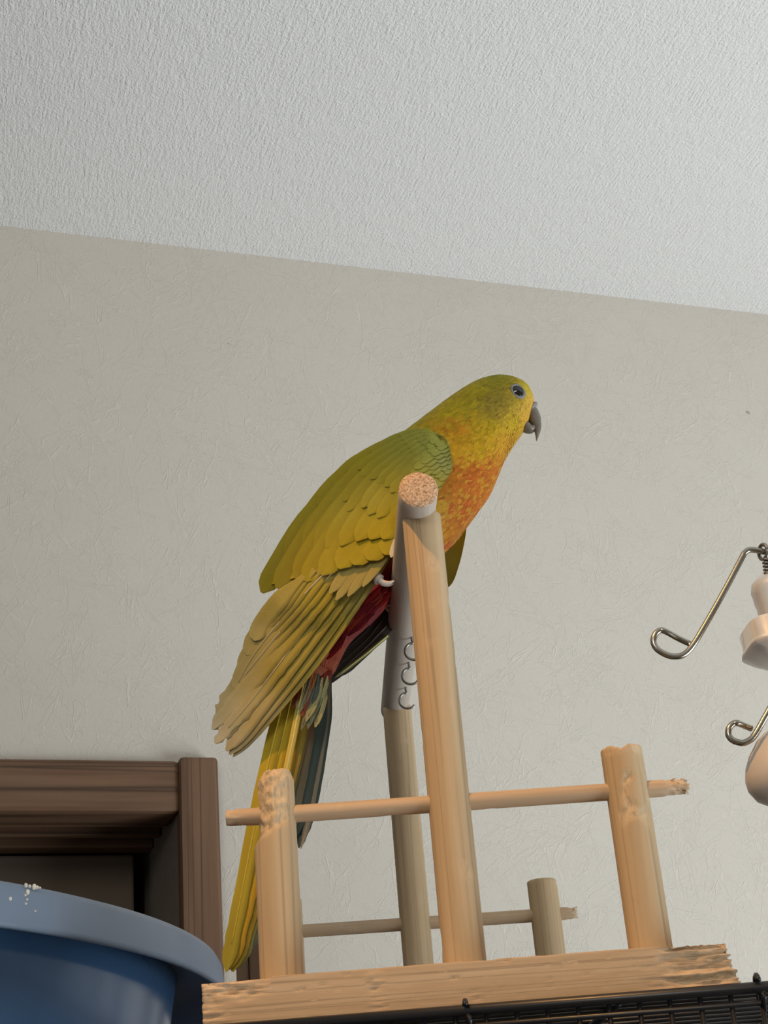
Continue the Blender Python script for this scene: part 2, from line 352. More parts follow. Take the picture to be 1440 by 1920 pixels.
# ================================================================== wooden perch stand
DR = .0065
stand = thing('perch_stand', (.0366, .555, CG_Z+.0014), 'chewed pine perch stand with dowel posts on black cage', 'perch stand')
BZ0, BZ1 = CG_Z+.0016, CZ+.0674
def dowel(name, p0, p1, r, mat, parent, chew=None, nring=60, sides=40, endmat=None):
    p0 = np.array(p0, float); p1 = np.array(p1, float); T = p1-p0; L = np.linalg.norm(T); T /= L
    a = np.array([1.0, 0, 0]) if abs(T[0]) < .9 else np.array([0, -1.0, 0]); Nn = a-(a@T)*T; Nn /= np.linalg.norm(Nn); Bn = np.cross(T, Nn)
    V = []; C = []; F = []
    for i in range(nring+1):
        t = i/nring
        for k in range(sides):
            an = 2*math.pi*k/sides; d = math.cos(an)*Nn+math.sin(an)*Bn; p = p0+T*(L*t)+d*r; msk = (0, 0, 0)
            if chew:
                dr, dl, msk = chew(t*L, an, d, p); p = p-d*dr-T*dl
            V.append(p); C.append(msk)
    for i in range(nring):
        for k in range(sides):
            k2 = (k+1) % sides; F.append((i*sides+k, i*sides+k2, (i+1)*sides+k2, (i+1)*sides+k))
    for ring, rev in ((0, True), (nring, False)):     # domed cap: inner ring and centre
        rv = [ring*sides+k for k in range(sides)]; c = np.mean([V[i] for i in rv], 0); b0 = len(V)
        for sc_ in (.94, .5):
            for i in rv:
                q = c+(V[i]-c)*sc_+(T if not rev else -T)*(.0004 if sc_ == .94 else .0005); V.append(q); C.append(C[i])
        V.append(c+(T if not rev else -T)*.0005); C.append(C[rv[0]]); ci = len(V)-1
        for k in range(sides):
            k2 = (k+1) % sides
            q = [(rv[k], rv[k2], b0+k2, b0+k), (b0+k, b0+k2, b0+sides+k2, b0+sides+k), (b0+sides+k, b0+sides+k2, ci)]
            F += [f[::-1] for f in q] if rev else q
    o = mesh(name, V, F, mat, parent, col=C)
    if endmat:
        o.data.materials.append(endmat); n0 = nring*sides
        for i, pl in enumerate(o.data.polygons):
            if i >= n0 and (i-n0) % 1 == 0: pl.material_index = 1
    return o
def chew_left(l, an, d, p):           # the upper part gnawed away on its left and front
    z = p[2]-CZ; n = nz(*p, s=420); n2 = nz(*p, s=1100); front = max(0, -d[1]); left = max(0, -d[0])
    top = smoothstep(.1105, .1130, z+.0018*nz(p[0]*300, p[1]*300, 3)-.0030*d[0]); m = top*min(1, .25+1.2*front+1.2*left)*(1-.9*smoothstep(.45, .8, d[0]))
    dr = m*(.0013*left+.0006+.0006*n+.0004*n2); tip = smoothstep(.1275, .1296, z)
    dark = m*max(0, min(1, 2.2*nz(p[0]*260, p[1]*260, z*200+4)-.3))*smoothstep(.117, .119, z)*(1-smoothstep(.1245, .126, z))*.8*(d[0] > 0)
    return dr+tip*(.0009+.0008*n), tip*(.0007*abs(n)+.0012*left), (min(1, m*1.2), dark, 0)
def chew_right(l, an, d, p):
    z = p[2]-CZ; n = nz(*p, s=500); tip = smoothstep(.1255, .1290, z); m = max(0, min(1, 3*nz(p[0]*170, p[1]*170, z*120+1.7)-.55))*smoothstep(.10, .11, z)*max(0, -d[1])
    notch = tip*math.exp(-((an-4.5)/.35)**2)
    return .0007*m*(1+n)+.0002*tip*abs(n), .0010*tip*abs(n)+.0012*notch, (min(1, m*1.3+tip*.35), 0, 0)
def chew_soft(l, an, d, p):
    m = max(0, min(1, 3*nz(*p, s=140)-1.1)); return .0003*m, 0, (m*.5, 0, 0)
FY, RY = .46, .6633
zF = CZ+.1172
dowel('side_post', (-.0173, FY, BZ1-.002), (-.0173, FY, CZ+.1303), DR, MAT['post'], stand, chew_left, 110, 72)
dowel('side_post', (.0921, FY, BZ1-.002), (.0921, FY, CZ+.1300), DR, MAT['post'], stand, chew_right, 90, 64)
dowel('tall_post', (.0366, FY, BZ1-.002), (.0366, FY, CZ+.2145), DR, MAT['post'], stand, chew_soft, 90, 48)
dowel('tall_post', (.0331, RY, BZ1-.002), (.0331, RY, CZ+.2145), DR, MAT['post'], stand, chew_soft, 60, 48)
dowel('side_post', (.0897, RY, BZ1-.002), (.0897, RY, CZ+.1312), DR, MAT['post'], stand, chew_soft, 50, 40)
dowel('side_post', (-.0215, RY, BZ1-.002), (-.0215, RY, CZ+.1312), DR, MAT['post'], stand, chew_soft, 50, 40)
def chew_rod(x0, x1, k0=.006, k1=.009):
    def f(l, an, d, p):
        n = nz(*p, s=700); n2 = nz(*p, s=1600); a = 1-smoothstep(x0, x0+k0, p[0]+.002*d[2]); b = smoothstep(x1-k1, x1-k1*.5, p[0]+.0015*n)
        m = max(a*.75*(d[2] > -.4), b); s = max(0, min(1, 3*nz(*p, s=190)-1.3))
        return a*.0004*(1+n)+b*(.0004+.0009*max(0, n)+.0006*n2)+.0002*s, b*smoothstep(x1-.001, x1, p[0])*.004*max(0, n2+.3), (min(1, m+.5*s), 0, 0)
    return f
dowel('cross_rod', (-.0317, FY, zF), (.1110, FY, zF-.0004), .00265, MAT['rod'], stand, chew_rod(-.0317, .1110), 150, 28)
dowel('cross_rod', (-.0300, RY, zF+.0008), (.1035, RY, zF-.0004), .00275, MAT['rod'], stand, chew_rod(-.03, .1035, .003, .006), 90, 24)
# splinters at the broken rod end
for k in range(9):
    a = random.uniform(0, 6.28); p = np.array([.1095+random.uniform(-.004, .002), FY+.0022*math.cos(a), zF+.0022*math.sin(a)])
    q = p+np.array([random.uniform(.0003, .0022), random.uniform(-.001, .001), random.uniform(-.0012, .0012)]); V, F = tube_vf([p, (p+q)/2, q], [.0002, .00014, .00004], 4)
    mesh('splinter', V, F, MAT['rod'], stand, col=np.tile((1, 0, 0), (len(V), 1)))
# the perch bar
bx0, bx1 = .0353, .0327
BARZ = CZ+.2179
def barx(y): return bx0+(bx1-bx0)*(y-.445)/(.6765-.445)
bar = dowel('perch_bar', (bx0, .4455, BARZ), (bx1, .6765, BARZ), DR, MAT['bar'], stand, None, 40, 56, MAT['end'])
for hy, sgn in ((.5660, 1), (.5955, 1), (.6275, 1)):
    hx = barx(hy)+.0026; z0 = BARZ-DR+.0004; P = [(hx, hy, z0+.002), (hx, hy, z0-.0010)]; rc = .0036
    for k in range(15):
        a = math.radians(75+k*245/14); P.append((hx+.0004+rc*math.cos(a), hy-.0003*k/14, z0-.0024-rc+rc*math.sin(a)))
    P = [P[0], P[1]]+P[3:]
    V, F = tube_vf(catmull(P, 50), .00055, 8); mesh('cup_hook', V, F, MAT['zinc'], bar)
# base boards with gnawed ends
def board(y0, y1, x0, x1, chewed):
    nx, nyy, nzz = (190, 10, 26) if chewed else (40, 4, 8); V = []; F = []; C = []; idx = {}
    def vert(i, j, k):
        key = (i, j, k)
        if key in idx: return idx[key]
        x = x0+(x1-x0)*i/nx; y = y0+(y1-y0)*j/nyy; z = BZ0+(BZ1-BZ0)*k/nzz; p = np.array([x, y, z]); m = 0
        if chewed:
            tz = k/nzz; fr = 1-j/nyy; e0 = 1-smoothstep(0, .010, x-x0); eL = (1-smoothstep(.010, .021, x-x0+.003*nz(x*200, y*200, z*900)))*smoothstep(.45, .75, tz+.2*nz(x*300, 1, z*600))
            eR = smoothstep(.024, .012, x1-x+.006*nz(x*160, y*100, z*500)) if False else (1-smoothstep(.010, .026, x1-x+.008*nz(x*150, y*100, z*420)))
            lay = nz(x*90, y*120, z*1500); lay2 = nz(x*260, y*200, z*2600+5); spot = max(0, nz(x*330, y*80, z*1100+9)-.42)*2.2
            mid = math.exp(-((x-.0098)/.0022)**2)*.7*(.4+.6*max(0, nz(x*500, y*300, z*700)))
            m = min(1, max(eL, eR*.95, e0*.55, mid)); cut = m*(.0009+.0013*lay+.0006*lay2)
            if j == 0: p[1] += max(0, cut)*1.2+spot*.0006*(1-m)
            if k == nzz: p[2] -= eL*(.0016+.0016*lay+.0006*nz(x*600, y*400, 2))+eR*(.0002+.0016*abs(nz(x*350, y*200, 4))+.0016*smoothstep(x1-.006, x1, x))+.0004*max(0, nz(x*220, y*120, 7))*(x > .035)
            if i == 0: p[0] += .0008*abs(lay)
            if i == nx: p[0] += -.0015*lay-.0015+.003*(1-tz)-.001*lay2
            m = min(1, m+spot*.8)
            if j: m *= .8
        idx[key] = len(V); V.append(p); C.append((m*.9, 0, 0)); return idx[key]
    for j in (0, nyy):
        for i in range(nx):
            for k in range(nzz):
                q = (vert(i, j, k), vert(i+1, j, k), vert(i+1, j, k+1), vert(i, j, k+1)); F.append(q if j == 0 else q[::-1])
    for k in (0, nzz):
        for i in range(nx):
            for j in range(nyy):
                q = (vert(i, j, k), vert(i, j+1, k), vert(i+1, j+1, k), vert(i+1, j, k)); F.append(q if k == 0 else q[::-1])
    for i in (0, nx):
        for j in range(nyy):
            for k in range(nzz):
                q = (vert(i, j, k), vert(i, j, k+1), vert(i, j+1, k+1), vert(i, j+1, k)); F.append(q if i == 0 else q[::-1])
    return mesh('base_board', V, F, MAT['board'], stand, col=C)
board(.4462, .4740, -.0398, .1122, True)
board(.6490, .6790, -.0398, .1122, False)

# ================================================================== dark slat behind the tail
slat = thing('wooden_slat', (-.0365, .690, CG_Z+.0014), 'dark brown wooden slat standing behind the parrot tail tip', 'slat')
pl = ony(444, 1835, .69); pr = ony(466, 1835, .69); pe = ony(500, 1835, .69)
boxo('slat_face', (pl[0], .688, CG_Z+.0012), (pr[0], .697, ony(455, 1722, .69)[2]), MAT['darkwood'], slat, .0006)
boxo('slat_side', (pr[0], .692, CG_Z+.0012), (pe[0], .700, ony(455, 1722, .69)[2]), MAT['darkwood'], slat, .0006)

# ================================================================== blue tub
TC = np.array([-.3147, .5976]); TR = .2689; TZ = CZ+.1
tub = thing('plastic_tub', (TC[0], TC[1], ZT), 'round blue plastic tub with pale rim beside the stand', 'tub')
def lathe(prof, name, mat, n=160):
    V = []; F = []; m = len(prof)
    for i in range(n):
        a = 2*math.pi*i/n
        for r, z in prof: V.append((TC[0]+r*math.cos(a), TC[1]+r*math.sin(a), z))
    for i in range(n):
        for j in range(m):
            i2 = (i+1) % n; j2 = (j+1) % m; F.append((i*m+j, i2*m+j, i2*m+j2, i*m+j2))
    return mesh(name, V, F, mat, tub)
h0 = ZT
lathe([(.0005, h0+.004), (.195, h0+.004), (.205, h0), (.212, h0+.006), (TR-.020, TZ-.016), (TR-.018, TZ-.004), (TR-.022, TZ-.004), (TR-.024, TZ-.018), (.206, h0+.012), (.0005, h0+.010)], 'tub_body', MAT['tub'])
lathe([(TR-.0225, TZ-.001), (TR-.0185, TZ+.0002), (TR-.004, TZ+.0002), (TR-.0012, TZ-.0008), (TR, TZ-.003), (TR+.0012, TZ-.0125), (TR+.0014, TZ-.0140), (TR-.0006, TZ-.0142), (TR-.0018, TZ-.0125), (TR-.003, TZ-.0045), (TR-.0205, TZ-.0030)], 'rim', MAT['rim'])
# raised ribs on the rim and dried droppings
def rimpt(px, py):
    best = None
    for i in range(4000):
        a = -math.pi*.6+math.pi*.9*i/4000
        p = np.array([TC[0]+TR*math.cos(a), TC[1]+TR*math.sin(a), TZ-.006]); q = proj(p); e = abs(q[0]-px)
        if best is None or e < best[0]: best = (e, a, q[1], p)
    _, a, yy, p = best; p = p.copy(); p[2] += (yy-py)*np.linalg.norm(p-CAM)/FPX/1.05; p[2] = min(p[2], TZ-.001)
    return p, a
blobs = []
for px, py, r in ((48, 1658, 3.4), (55, 1662, 2.6), (64, 1660, 4.6), (69, 1661, 3), (74, 1664, 2), (52, 1673, 4.4), (46, 1679, 2.2), (49, 1687, 2), (70, 1672, 2.4), (46, 1695, 2.2), (17, 1686, 3), (63, 1709, 1.6), (88, 1663, 1.5)):
    p, a = rimpt(px, py); r = r*np.linalg.norm(p-CAM)/FPX; out = np.array([math.cos(a), math.sin(a), 0]); tn = np.array([-math.sin(a), math.cos(a), 0]); V = []; F = []
    k = max(0, min(1, (TZ-.003-p[2])/.0095)); p = np.array([TC[0], TC[1], 0])+out*(TR+.0012*k)+np.array([0, 0, p[2]])
    for i in range(5):
        th = math.pi/2*i/4
        for j in range(10):
            an = 2*math.pi*j/10; rj = r*(1+.3*nz(px+j*.7, py, i)); V.append(p+out*(.0007*math.sin(th)-.0002)+(tn*math.cos(an)+zz*1.25*math.sin(an))*rj*math.cos(th))
    for i in range(4):
        for j in range(10): F.append((i*10+j, i*10+(j+1) % 10, (i+1)*10+(j+1) % 10, (i+1)*10+j))
    blobs.append((V, F))
V, F = join(blobs); tag(mesh('dropping', V, F, MAT['drop'], tub), 'dried white droppings on the tub rim', kind='stuff')

# ================================================================== hanging wire hooks and plastic feeder at the right
HY = .470
def pxl(L, y=HY): return [ony(a, b, y+(c if len(q) > 2 else 0)) for q in L for a, b, c in [(q+(0,))[:3]]]
pole_x = ony(1560, 1400, HY+.012)[0]
pole = thing('hanging_rod', (pole_x, HY+.012, CG_Z), 'upright steel rod carrying the wire hooks and feeder', 'rod')
V, F = tube_vf([(pole_x, HY+.012, CG_Z-.001), (pole_x, HY+.012, ony(1520, 1050, HY+.012)[2])], .0017, 10); mesh('rod_shaft', V, F, MAT['steel'], pole)
V, F = tube_vf([(pole_x, HY+.012, CG_Z+.0012), (pole_x, HY+.012, CG_Z+.004)], .010, 20); mesh('foot', V, F, MAT['steel'], pole)
def hook(label, L):
    P = catmull(pxl(L), 110); h = thing('wire_hook', tuple(P[-1]), label, 'hook', 'bent wire hooks')
    V, F = tube_vf(P, .00105, 10); mesh('bent_wire', V, F, MAT['steel'], h); return h
hook('long bent steel wire hook reaching beside the milky plastic feeder', [(1293, 1207, .003), (1270, 1196, .002), (1248, 1184), (1238, 1182), (1229, 1189), (1225, 1203), (1232, 1217), (1250, 1228), (1265, 1231), (1281, 1228), (1297, 1213), (1320, 1176), (1360, 1105), (1389, 1050), (1397, 1036), (1410, 1031), (1440, 1036), (1500, 1046), (1555, 1056, .012)])
hook('lower bent steel wire hook with open loop above the cream cup', [(1409, 1366, .003), (1396, 1361, .002), (1383, 1356), (1375, 1357), (1367, 1366), (1366, 1378), (1374, 1388), (1390, 1393), (1402, 1390), (1414, 1380), (1432, 1349), (1455, 1308), (1490, 1246), (1520, 1200), (1556, 1190, .012)])
fee = thing('plastic_feeder', tuple(ony(1470, 1230, HY)), 'milky plastic feeder hung by a ring on wire hook', 'feeder')
cR = ony(1431, 1035, HY); P = [cR+np.array([.0011*math.cos(a)*.8, -.0022*math.cos(a), .0026*math.sin(a)]) for a in np.linspace(0, 2*math.pi, 25)]
V, F = tube_vf(P, .0007, 8); mesh('ring', V, F, MAT['zinc'], fee)
A = ony(1436, 1046, HY); Bt = ony(1440, 1078, HY); P = [A+(Bt-A)*t+np.array([.0011*math.cos(t*32), .0011*math.sin(t*32), 0]) for t in np.linspace(0, 1, 80)]
V, F = tube_vf(P, .00045, 6); mesh('spring', V, F, MAT['zinc'], fee)
V, F = tube_vf([A+(Bt-A)*-.1, Bt], .0007, 6); mesh('spring_core', V, F, MAT['zinc'], fee)
def revolve(name, prof, ax, mat, parent, sq=1.0, n=40):     # prof: (radius, z) about a vertical axis through ax; sq flattens the section
    V = []; F = []; m = len(prof)
    for i in range(n):
        a = 2*math.pi*i/n; c, s_ = math.cos(a), math.sin(a); q = (abs(c)**4+abs(s_)**4)**-.25 if sq != 1 else 1
        for r, z in prof: V.append((ax[0]+r*q*c, ax[1]+r*q*s_, z))
    for i in range(n):
        for j in range(m-1): i2 = (i+1) % n; F.append((i*m+j, i2*m+j, i2*m+j+1, i*m+j+1))
    return mesh(name, V, F, mat, parent)
axm = ony(1462, 1140, HY+.004)
def Z(py): return ony(1440, py, HY)[2]
R1 = axm[0]-ony(1414, 1100, HY)[0]; Rn = axm[0]-ony(1427, 1140, HY)[0]
revolve('cap', [(.0004, Z(1062)), (R1*.55, Z(1070)), (R1*.93, Z(1086)), (R1, Z(1100)), (R1*.96, Z(1108)), (Rn*1.05, Z(1122)), (Rn, Z(1130)), (Rn*.96, Z(1180)), (Rn*.8, Z(1200)), (.0004, Z(1215))], axm, MAT['milky'], fee)
R3 = axm[0]-ony(1398, 1165, HY)[0]
revolve('cup', [(R3*.94, Z(1166)), (R3, Z(1170)), (R3*.97, Z(1200)), (R3*1.03, Z(1206)), (R3*1.04, Z(1212)), (R3*.82, Z(1226)), (R3*.45, Z(1244)), (.0004, Z(1250)), (.0004, Z(1244)), (R3*.9, Z(1204)), (R3*.9, Z(1168)), (R3*.94, Z(1166))], axm, MAT['milky'], fee, sq=2)
axc = ony(1475, 1440, HY+.006); R4 = axc[0]-ony(1407, 1450, HY)[0]
cup = thing('cream_cup', (axc[0], axc[1], Z(1512)), 'rounded cream plastic cup below the lower wire hook', 'cup')
revolve('cup_shell', [(.0004, Z(1512)), (R4*.5, Z(1502)), (R4*.82, Z(1487)), (R4*.97, Z(1468)), (R4, Z(1450)), (R4*.95, Z(1428)), (R4*.82, Z(1405)), (R4*.60, Z(1380)), (R4*.4, Z(1366)), (.0004, Z(1360))], axc, MAT['cream'], cup)
V, F = tube_vf(catmull([(axc[0], axc[1], Z(1362)), (axc[0]+.002, axc[1], Z(1345)), (pole_x-.002, HY+.011, Z(1335)), (pole_x, HY+.012, Z(1335))], 20), .0009, 8); mesh('wire_loop', V, F, MAT['steel'], cup)

# ================================================================== the parrot
YB = .535                                   # its middle plane; it sits across the bar, facing right
parrot = thing('parrot', (barx(YB), YB, BARZ+DR), 'yellow-green parrot with orange breast perched on the wooden bar', 'parrot')
def idw(tab, p=3.2):
    A = np.array([t[:2] for t in tab], float); Cc = np.array([t[2] for t in tab], float)
    def f(x, y):
        d = np.hypot(A[:, 0]-x, A[:, 1]-y)+3; w_ = d**-p; return (w_[:, None]*Cc).sum(0)/w_.sum()
    return f
bodycol = idw([(940, 704, (.28, .27, .012)), (900, 735, (.40, .33, .01)), (860, 765, (.43, .35, .01)), (800, 800, (.40, .32, .01)), (760, 830, (.38, .31, .01)),
    (990, 728, (.50, .40, .03)), (1003, 750, (.62, .38, .06)), (935, 752, (.26, .21, .03)), (922, 748, (.28, .225, .03)), (945, 764, (.31, .22, .03)), (955, 755, (.33, .25, .03)), (965, 790, (.50, .35, .015)), (988, 782, (.62, .36, .05)), (920, 800, (.47, .34, .01)),
    (990, 806, (.60, .33, .04)), (955, 830, (.58, .28, .02)), (862, 800, (.50, .22, .012)), (880, 835, (.50, .27, .012)), (850, 830, (.50, .27, .012)), (905, 835, (.52, .33, .012)),
    (925, 870, (.52, .15, .015)), (890, 890, (.48, .11, .014)), (850, 900, (.47, .16, .015)), (905, 930, (.52, .15, .015)), (870, 955, (.45, .095, .013)), (850, 1000, (.50, .20, .015)), (842, 1030, (.50, .08, .015)),
    (830, 950, (.58, .32, .03)), (780, 1080, (.45, .04, .015)), (720, 1080, (.28, .012, .012)), (705, 1140, (.13, .007, .012)), (670, 1180, (.15, .012, .014)), (650, 1215, (.20, .028, .012)), (620, 1240, (.22, .045, .015)), (595, 1275, (.24, .08, .035)),
    (700, 850, (.36, .30, .01)), (620, 940, (.36, .30, .01)), (560, 1100, (.36, .30, .01))])
ST = [((1000, 758), (991, 789), .0034), ((997, 744), (981, 806), .0070), ((986, 727), (966, 826), .0110), ((965, 716), (948, 855), .0136), ((935, 711), (935, 886), .0150), ((900, 718), (921, 920), .0160), ((865, 737), (902, 948), .0172), ((825, 767), (880, 977), .0195), ((785, 799), (853, 1012), .0222), ((742, 833), (820, 1040), .0240), ((695, 870), (788, 1062), .0250), ((650, 923), (752, 1092), .0248), ((612, 981), (718, 1138), .0238), ((584, 1044), (690, 1166), .0220), ((566, 1107), (664, 1188), .0190), ((556, 1170), (646, 1214), .0158), ((552, 1230), (632, 1246), .0125), ((553, 1285), (608, 1288), .0075)]
NS, NA = 84, 56
Dp = catmull([s[0] for s in ST], NS); Vp = catmull([s[1] for s in ST], NS); Hw = catmull([(s[2], 0) for s in ST], NS)[:, 0]
D3 = np.array([ony(*p, YB) for p in Dp]); V3 = np.array([ony(*p, YB) for p in Vp]); CC = (D3+V3)/2
def bodypt(i, an):
    c = math.cos(an); s_ = math.sin(an)
    return CC[i]+(D3[i]-V3[i])/2*c+np.array([0, Hw[i], 0])*(-math.copysign(abs(s_)**.92, s_))
V = []; F = []; C = []
def vcol(P):
    q = proj((P[0], YB-abs(P[1]-YB), P[2])); n = nz(*P, s=180); n2 = nz(P[0], P[1], P[2], s=420); c = bodycol(q[0]+16*n, q[1]+16*n2)
    return np.clip(c*(1+.16*n2), 0, 1)
for i in range(NS):
    for k in range(NA):
        P = bodypt(i, 2*math.pi*k/NA); V.append(P); C.append(vcol(P))
for i in range(NS-1):
    for k in range(NA):
        k2 = (k+1) % NA; F.append((i*NA+k, (i+1)*NA+k, (i+1)*NA+k2, i*NA+k2))
for i, rev in ((0, False), (NS-1, True)):
    c = CC[i]+(CC[i]-CC[i+1 if i == 0 else i-1])*.4; V.append(c); C.append(vcol(c)); ci = len(V)-1
    for k in range(NA):
        f = (ci, i*NA+k, i*NA+(k+1) % NA); F.append(f[::-1] if rev else f)
body = mesh('body', V, F, MAT['plume'], parrot, col=C)
# small body feathers lying along the body, too many to count
V = []; F = []; C = []; rng = random.Random(3)
for _ in range(22000):
    t = rng.random()**1.05*(NS-6)+1; i = int(t); an = rng.uniform(0, 2*math.pi); P = bodypt(i, an); P2 = bodypt(min(NS-1, i+3), an); Pa = bodypt(i, an+.06)
    T = P2-P; T /= np.linalg.norm(T); S = Pa-P; S -= (S@T)*T; S /= np.linalg.norm(S)+1e-12; N = np.cross(S, T); 
    if N@(P-CC[i]) < 0: N = -N
    big = smoothstep(8, 40, t); L = (.0022+.0052*big)*rng.uniform(.75, 1.2); W = (.0005+.0007*big)*rng.uniform(.8, 1.2)
    T = T+S*rng.gauss(0, .16); T /= np.linalg.norm(T)
    q = proj((P[0], YB-abs(P[1]-YB), P[2])); j = 4+7*big; col = bodycol(q[0]+rng.gauss(0, j), q[1]+rng.gauss(0, j))*rng.uniform(.80, 1.18); col = np.clip(col, 0, 1)
    if q[0] > 800 and q[1] > 785 and rng.random() < .22: col = col*.45+np.array([.62, .37, .03])*.55
    P = P-T*L*.35; b = len(V); lift = .00016+.00010*rng.random()
    V += [P-S*W*.6-N*.0002, P+S*W*.6-N*.0002, P+T*L*.55-S*W+N*lift*.6, P+T*L*.55+N*(lift*1.3), P+T*L*.55+S*W+N*lift*.6, P+T*L*.86-S*W*.62+N*lift, P+T*L*.86+S*W*.62+N*lift, P+T*L+N*lift*.8]
    C += [col*.92]*2+[col]*3+[np.clip(col*1.06, 0, 1)]*3
    F += [(b, b+1, b+4, b+3, b+2), (b+2, b+3, b+5), (b+3, b+4, b+6), (b+3, b+6, b+7, b+5)]
tag(mesh('small_feathers', V, F, MAT['plume'], body, col=C), kind='stuff')

# ---- wings
near = None
DE = [(843, 862), (838, 833), (815, 811), (775, 806), (745, 815), (700, 838), (655, 866), (615, 908), (575, 960), (535, 1018), (503, 1075), (477, 1118), (470, 1170), (455, 1230), (440, 1285), (395, 1360)]
OFF = [.0240, .0225, .0205, .0180, .0165, .0140, .0112, .0090, .0072, .006, .0055, .005, .005, .006, .006, .006]
AMP = [.0090, .0105, .0125, .0145, .0155, .0170, .0180, .0185, .0190, .0185, .0180, .0170, .0150, .0125, .010, .007]
DE_ = np.array(DE, float)
def ynear(px, py):
    p = np.array([px, py]); best = 1e9; bo = ba = 0
    for i in range(len(DE_)-1):
        a, b = DE_[i], DE_[i+1]; t = np.clip((p-a)@(b-a)/((b-a)@(b-a)), 0, 1); d = np.linalg.norm(p-a-t*(b-a))
        if d < best: best = d; bo = OFF[i]*(1-t)+OFF[i+1]*t; ba = AMP[i]*(1-t)+AMP[i+1]*t
    x = min(1, best/115); return YB-bo-ba*math.sqrt(max(0, 1-(1-x)**2))
covcol = idw([(800, 840, (.33, .35, .05)), (832, 870, (.42, .42, .11)), (775, 815, (.36, .36, .045)), (760, 855, (.34, .33, .03)), (800, 880, (.38, .37, .06)), (720, 895, (.38, .34, .022)), (680, 860, (.43, .36, .015)), (640, 890, (.43, .35, .012)), (600, 940, (.44, .35, .012)), (560, 1000, (.44, .34, .012)),
    (560, 1060, (.40, .31, .01)), (500, 1090, (.38, .31, .01)), (640, 960, (.45, .39, .03)), (700, 1010, (.46, .37, .01)), (700, 930, (.46, .40, .04)), (730, 980, (.46, .37, .012)), (660, 1030, (.44, .35, .01)), (480, 1118, (.40, .32, .02)), (550, 1115, (.42, .33, .05))], 2.6)
flcol = idw([(600, 1120, (.43, .34, .025)), (665, 1075, (.50, .42, .14)), (700, 1060, (.48, .40, .10)), (500, 1130, (.47, .39, .09)), (470, 1190, (.52, .43, .15)), (450, 1260, (.54, .45, .18)), (430, 1330, (.60, .52, .28)), (398, 1375, (.68, .61, .42)), (430, 1410, (.50, .42, .22)),
    (520, 1260, (.42, .33, .055)), (560, 1200, (.42, .33, .045)), (640, 1180, (.40, .33, .045)), (580, 1250, (.44, .37, .07)), (480, 1350, (.50, .41, .16))], 2.6)
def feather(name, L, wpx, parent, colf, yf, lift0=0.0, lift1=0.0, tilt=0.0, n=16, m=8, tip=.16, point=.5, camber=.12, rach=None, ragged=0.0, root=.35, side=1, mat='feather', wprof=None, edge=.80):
    """L: centre line (pixels), yf(px,py): depth of the surface; lift > 0 comes out towards side*(-Y)"""
    P2 = catmull(L, n); rs = random.Random(int(sum(map(sum, [q[:2] for q in L]))*7) & 0xffff)
    C3 = np.array([ony(p[0], p[1], yf(p[0], p[1])-side*(lift0+(lift1-lift0)*i/(n-1))) for i, p in enumerate(P2)])
    if n > 4:
        yy = C3[:, 1].copy()
        for _ in range(3): yy[1:-1] = (yy[:-2]+2*yy[1:-1]+yy[2:])/4
        C3 = np.array([ony(p[0], p[1], y_) for p, y_ in zip(P2, yy)])
    T = np.gradient(C3, axis=0); T /= np.linalg.norm(T, axis=1)[:, None]; out = np.array([0, -1.0*side, 0]); V = []; C = []; UV = []; F = []
    Lm = np.linalg.norm(np.diff(C3, axis=0), axis=1).sum()
    for i in range(n):
        v = i/(n-1); S = np.cross(T[i], out); S /= np.linalg.norm(S); S = -S*side         # S points towards the belly side
        Nn = np.cross(S, T[i]); Nn /= np.linalg.norm(Nn)
        if Nn@out < 0: Nn = -Nn
        wd = wpx*np.linalg.norm(C3[i]-CAM)/FPX/2; wd *= root+(1-root)*smoothstep(0, .3, v)
        if v > 1-tip: wd *= max(.03, 1-((v-(1-tip))/tip)**2)**point
        if wprof: wd *= wprof(v)
        for k in range(m+1):
            u = k/m*2-1; e = wd*u
            if ragged and abs(u) > .7 and v > .3: e *= 1-ragged*rs.random()*(.25+1.5*v**4)
            q = C3[i]+S*e+Nn*(-camber*wd*u*u+tilt*e)
            V.append(q); c = colf(*proj(q)) if colf else np.array((.4, .3, .02)); c = np.array(c)*(1+.05*math.sin(u*3))
            if u > .8: c = c*edge  # belly-side edge darkened: partly fringe colour, partly painted shadow line under the vane
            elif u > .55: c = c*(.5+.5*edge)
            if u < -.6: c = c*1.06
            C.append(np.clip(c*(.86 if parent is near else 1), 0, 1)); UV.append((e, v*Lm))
    for i in range(n-1):
        for k in range(m): a = i*(m+1)+k; F.append((a, a+1, a+m+2, a+m+1))
    if rach is not None:                                    # the shaft, a thin raised ridge
        Vr, Fr = tube_vf(C3[:max(3, int(n*.93))]+np.array([0, -side*.00012, 0]), np.linspace(.00042, .00014, max(3, int(n*.93))), 5); b = len(V); V += list(Vr); F += [tuple(i+b for i in f) for f in Fr]; C += [np.array(rach)]*len(Vr); UV += [(0, 0)]*len(Vr)
    return mesh(name, V, F, MAT[mat], parent, col=np.array(C), uv=np.array(UV))
ED = catmull([(812, 810), (775, 806), (745, 815), (700, 838), (655, 866), (615, 908), (575, 960), (535, 1018), (503, 1075), (480, 1112)], 60)
EV = catmull([(842, 866), (842, 884), (828, 905), (815, 925), (802, 945), (788, 965), (772, 985), (758, 1003), (744, 1020), (733, 1036)], 60)
def wingpx(s, b):
    i = min(58.999, max(0, s*59)); j = int(i); t = i-j; d = ED[j]*(1-t)+ED[j+1]*t; v = EV[j]*(1-t)+EV[j+1]*t; p = d*(1-b)+v*b
    k = max(0, 1-s/.22); return p+np.array([13.0, -9.0])*4*b*(1-b)*k
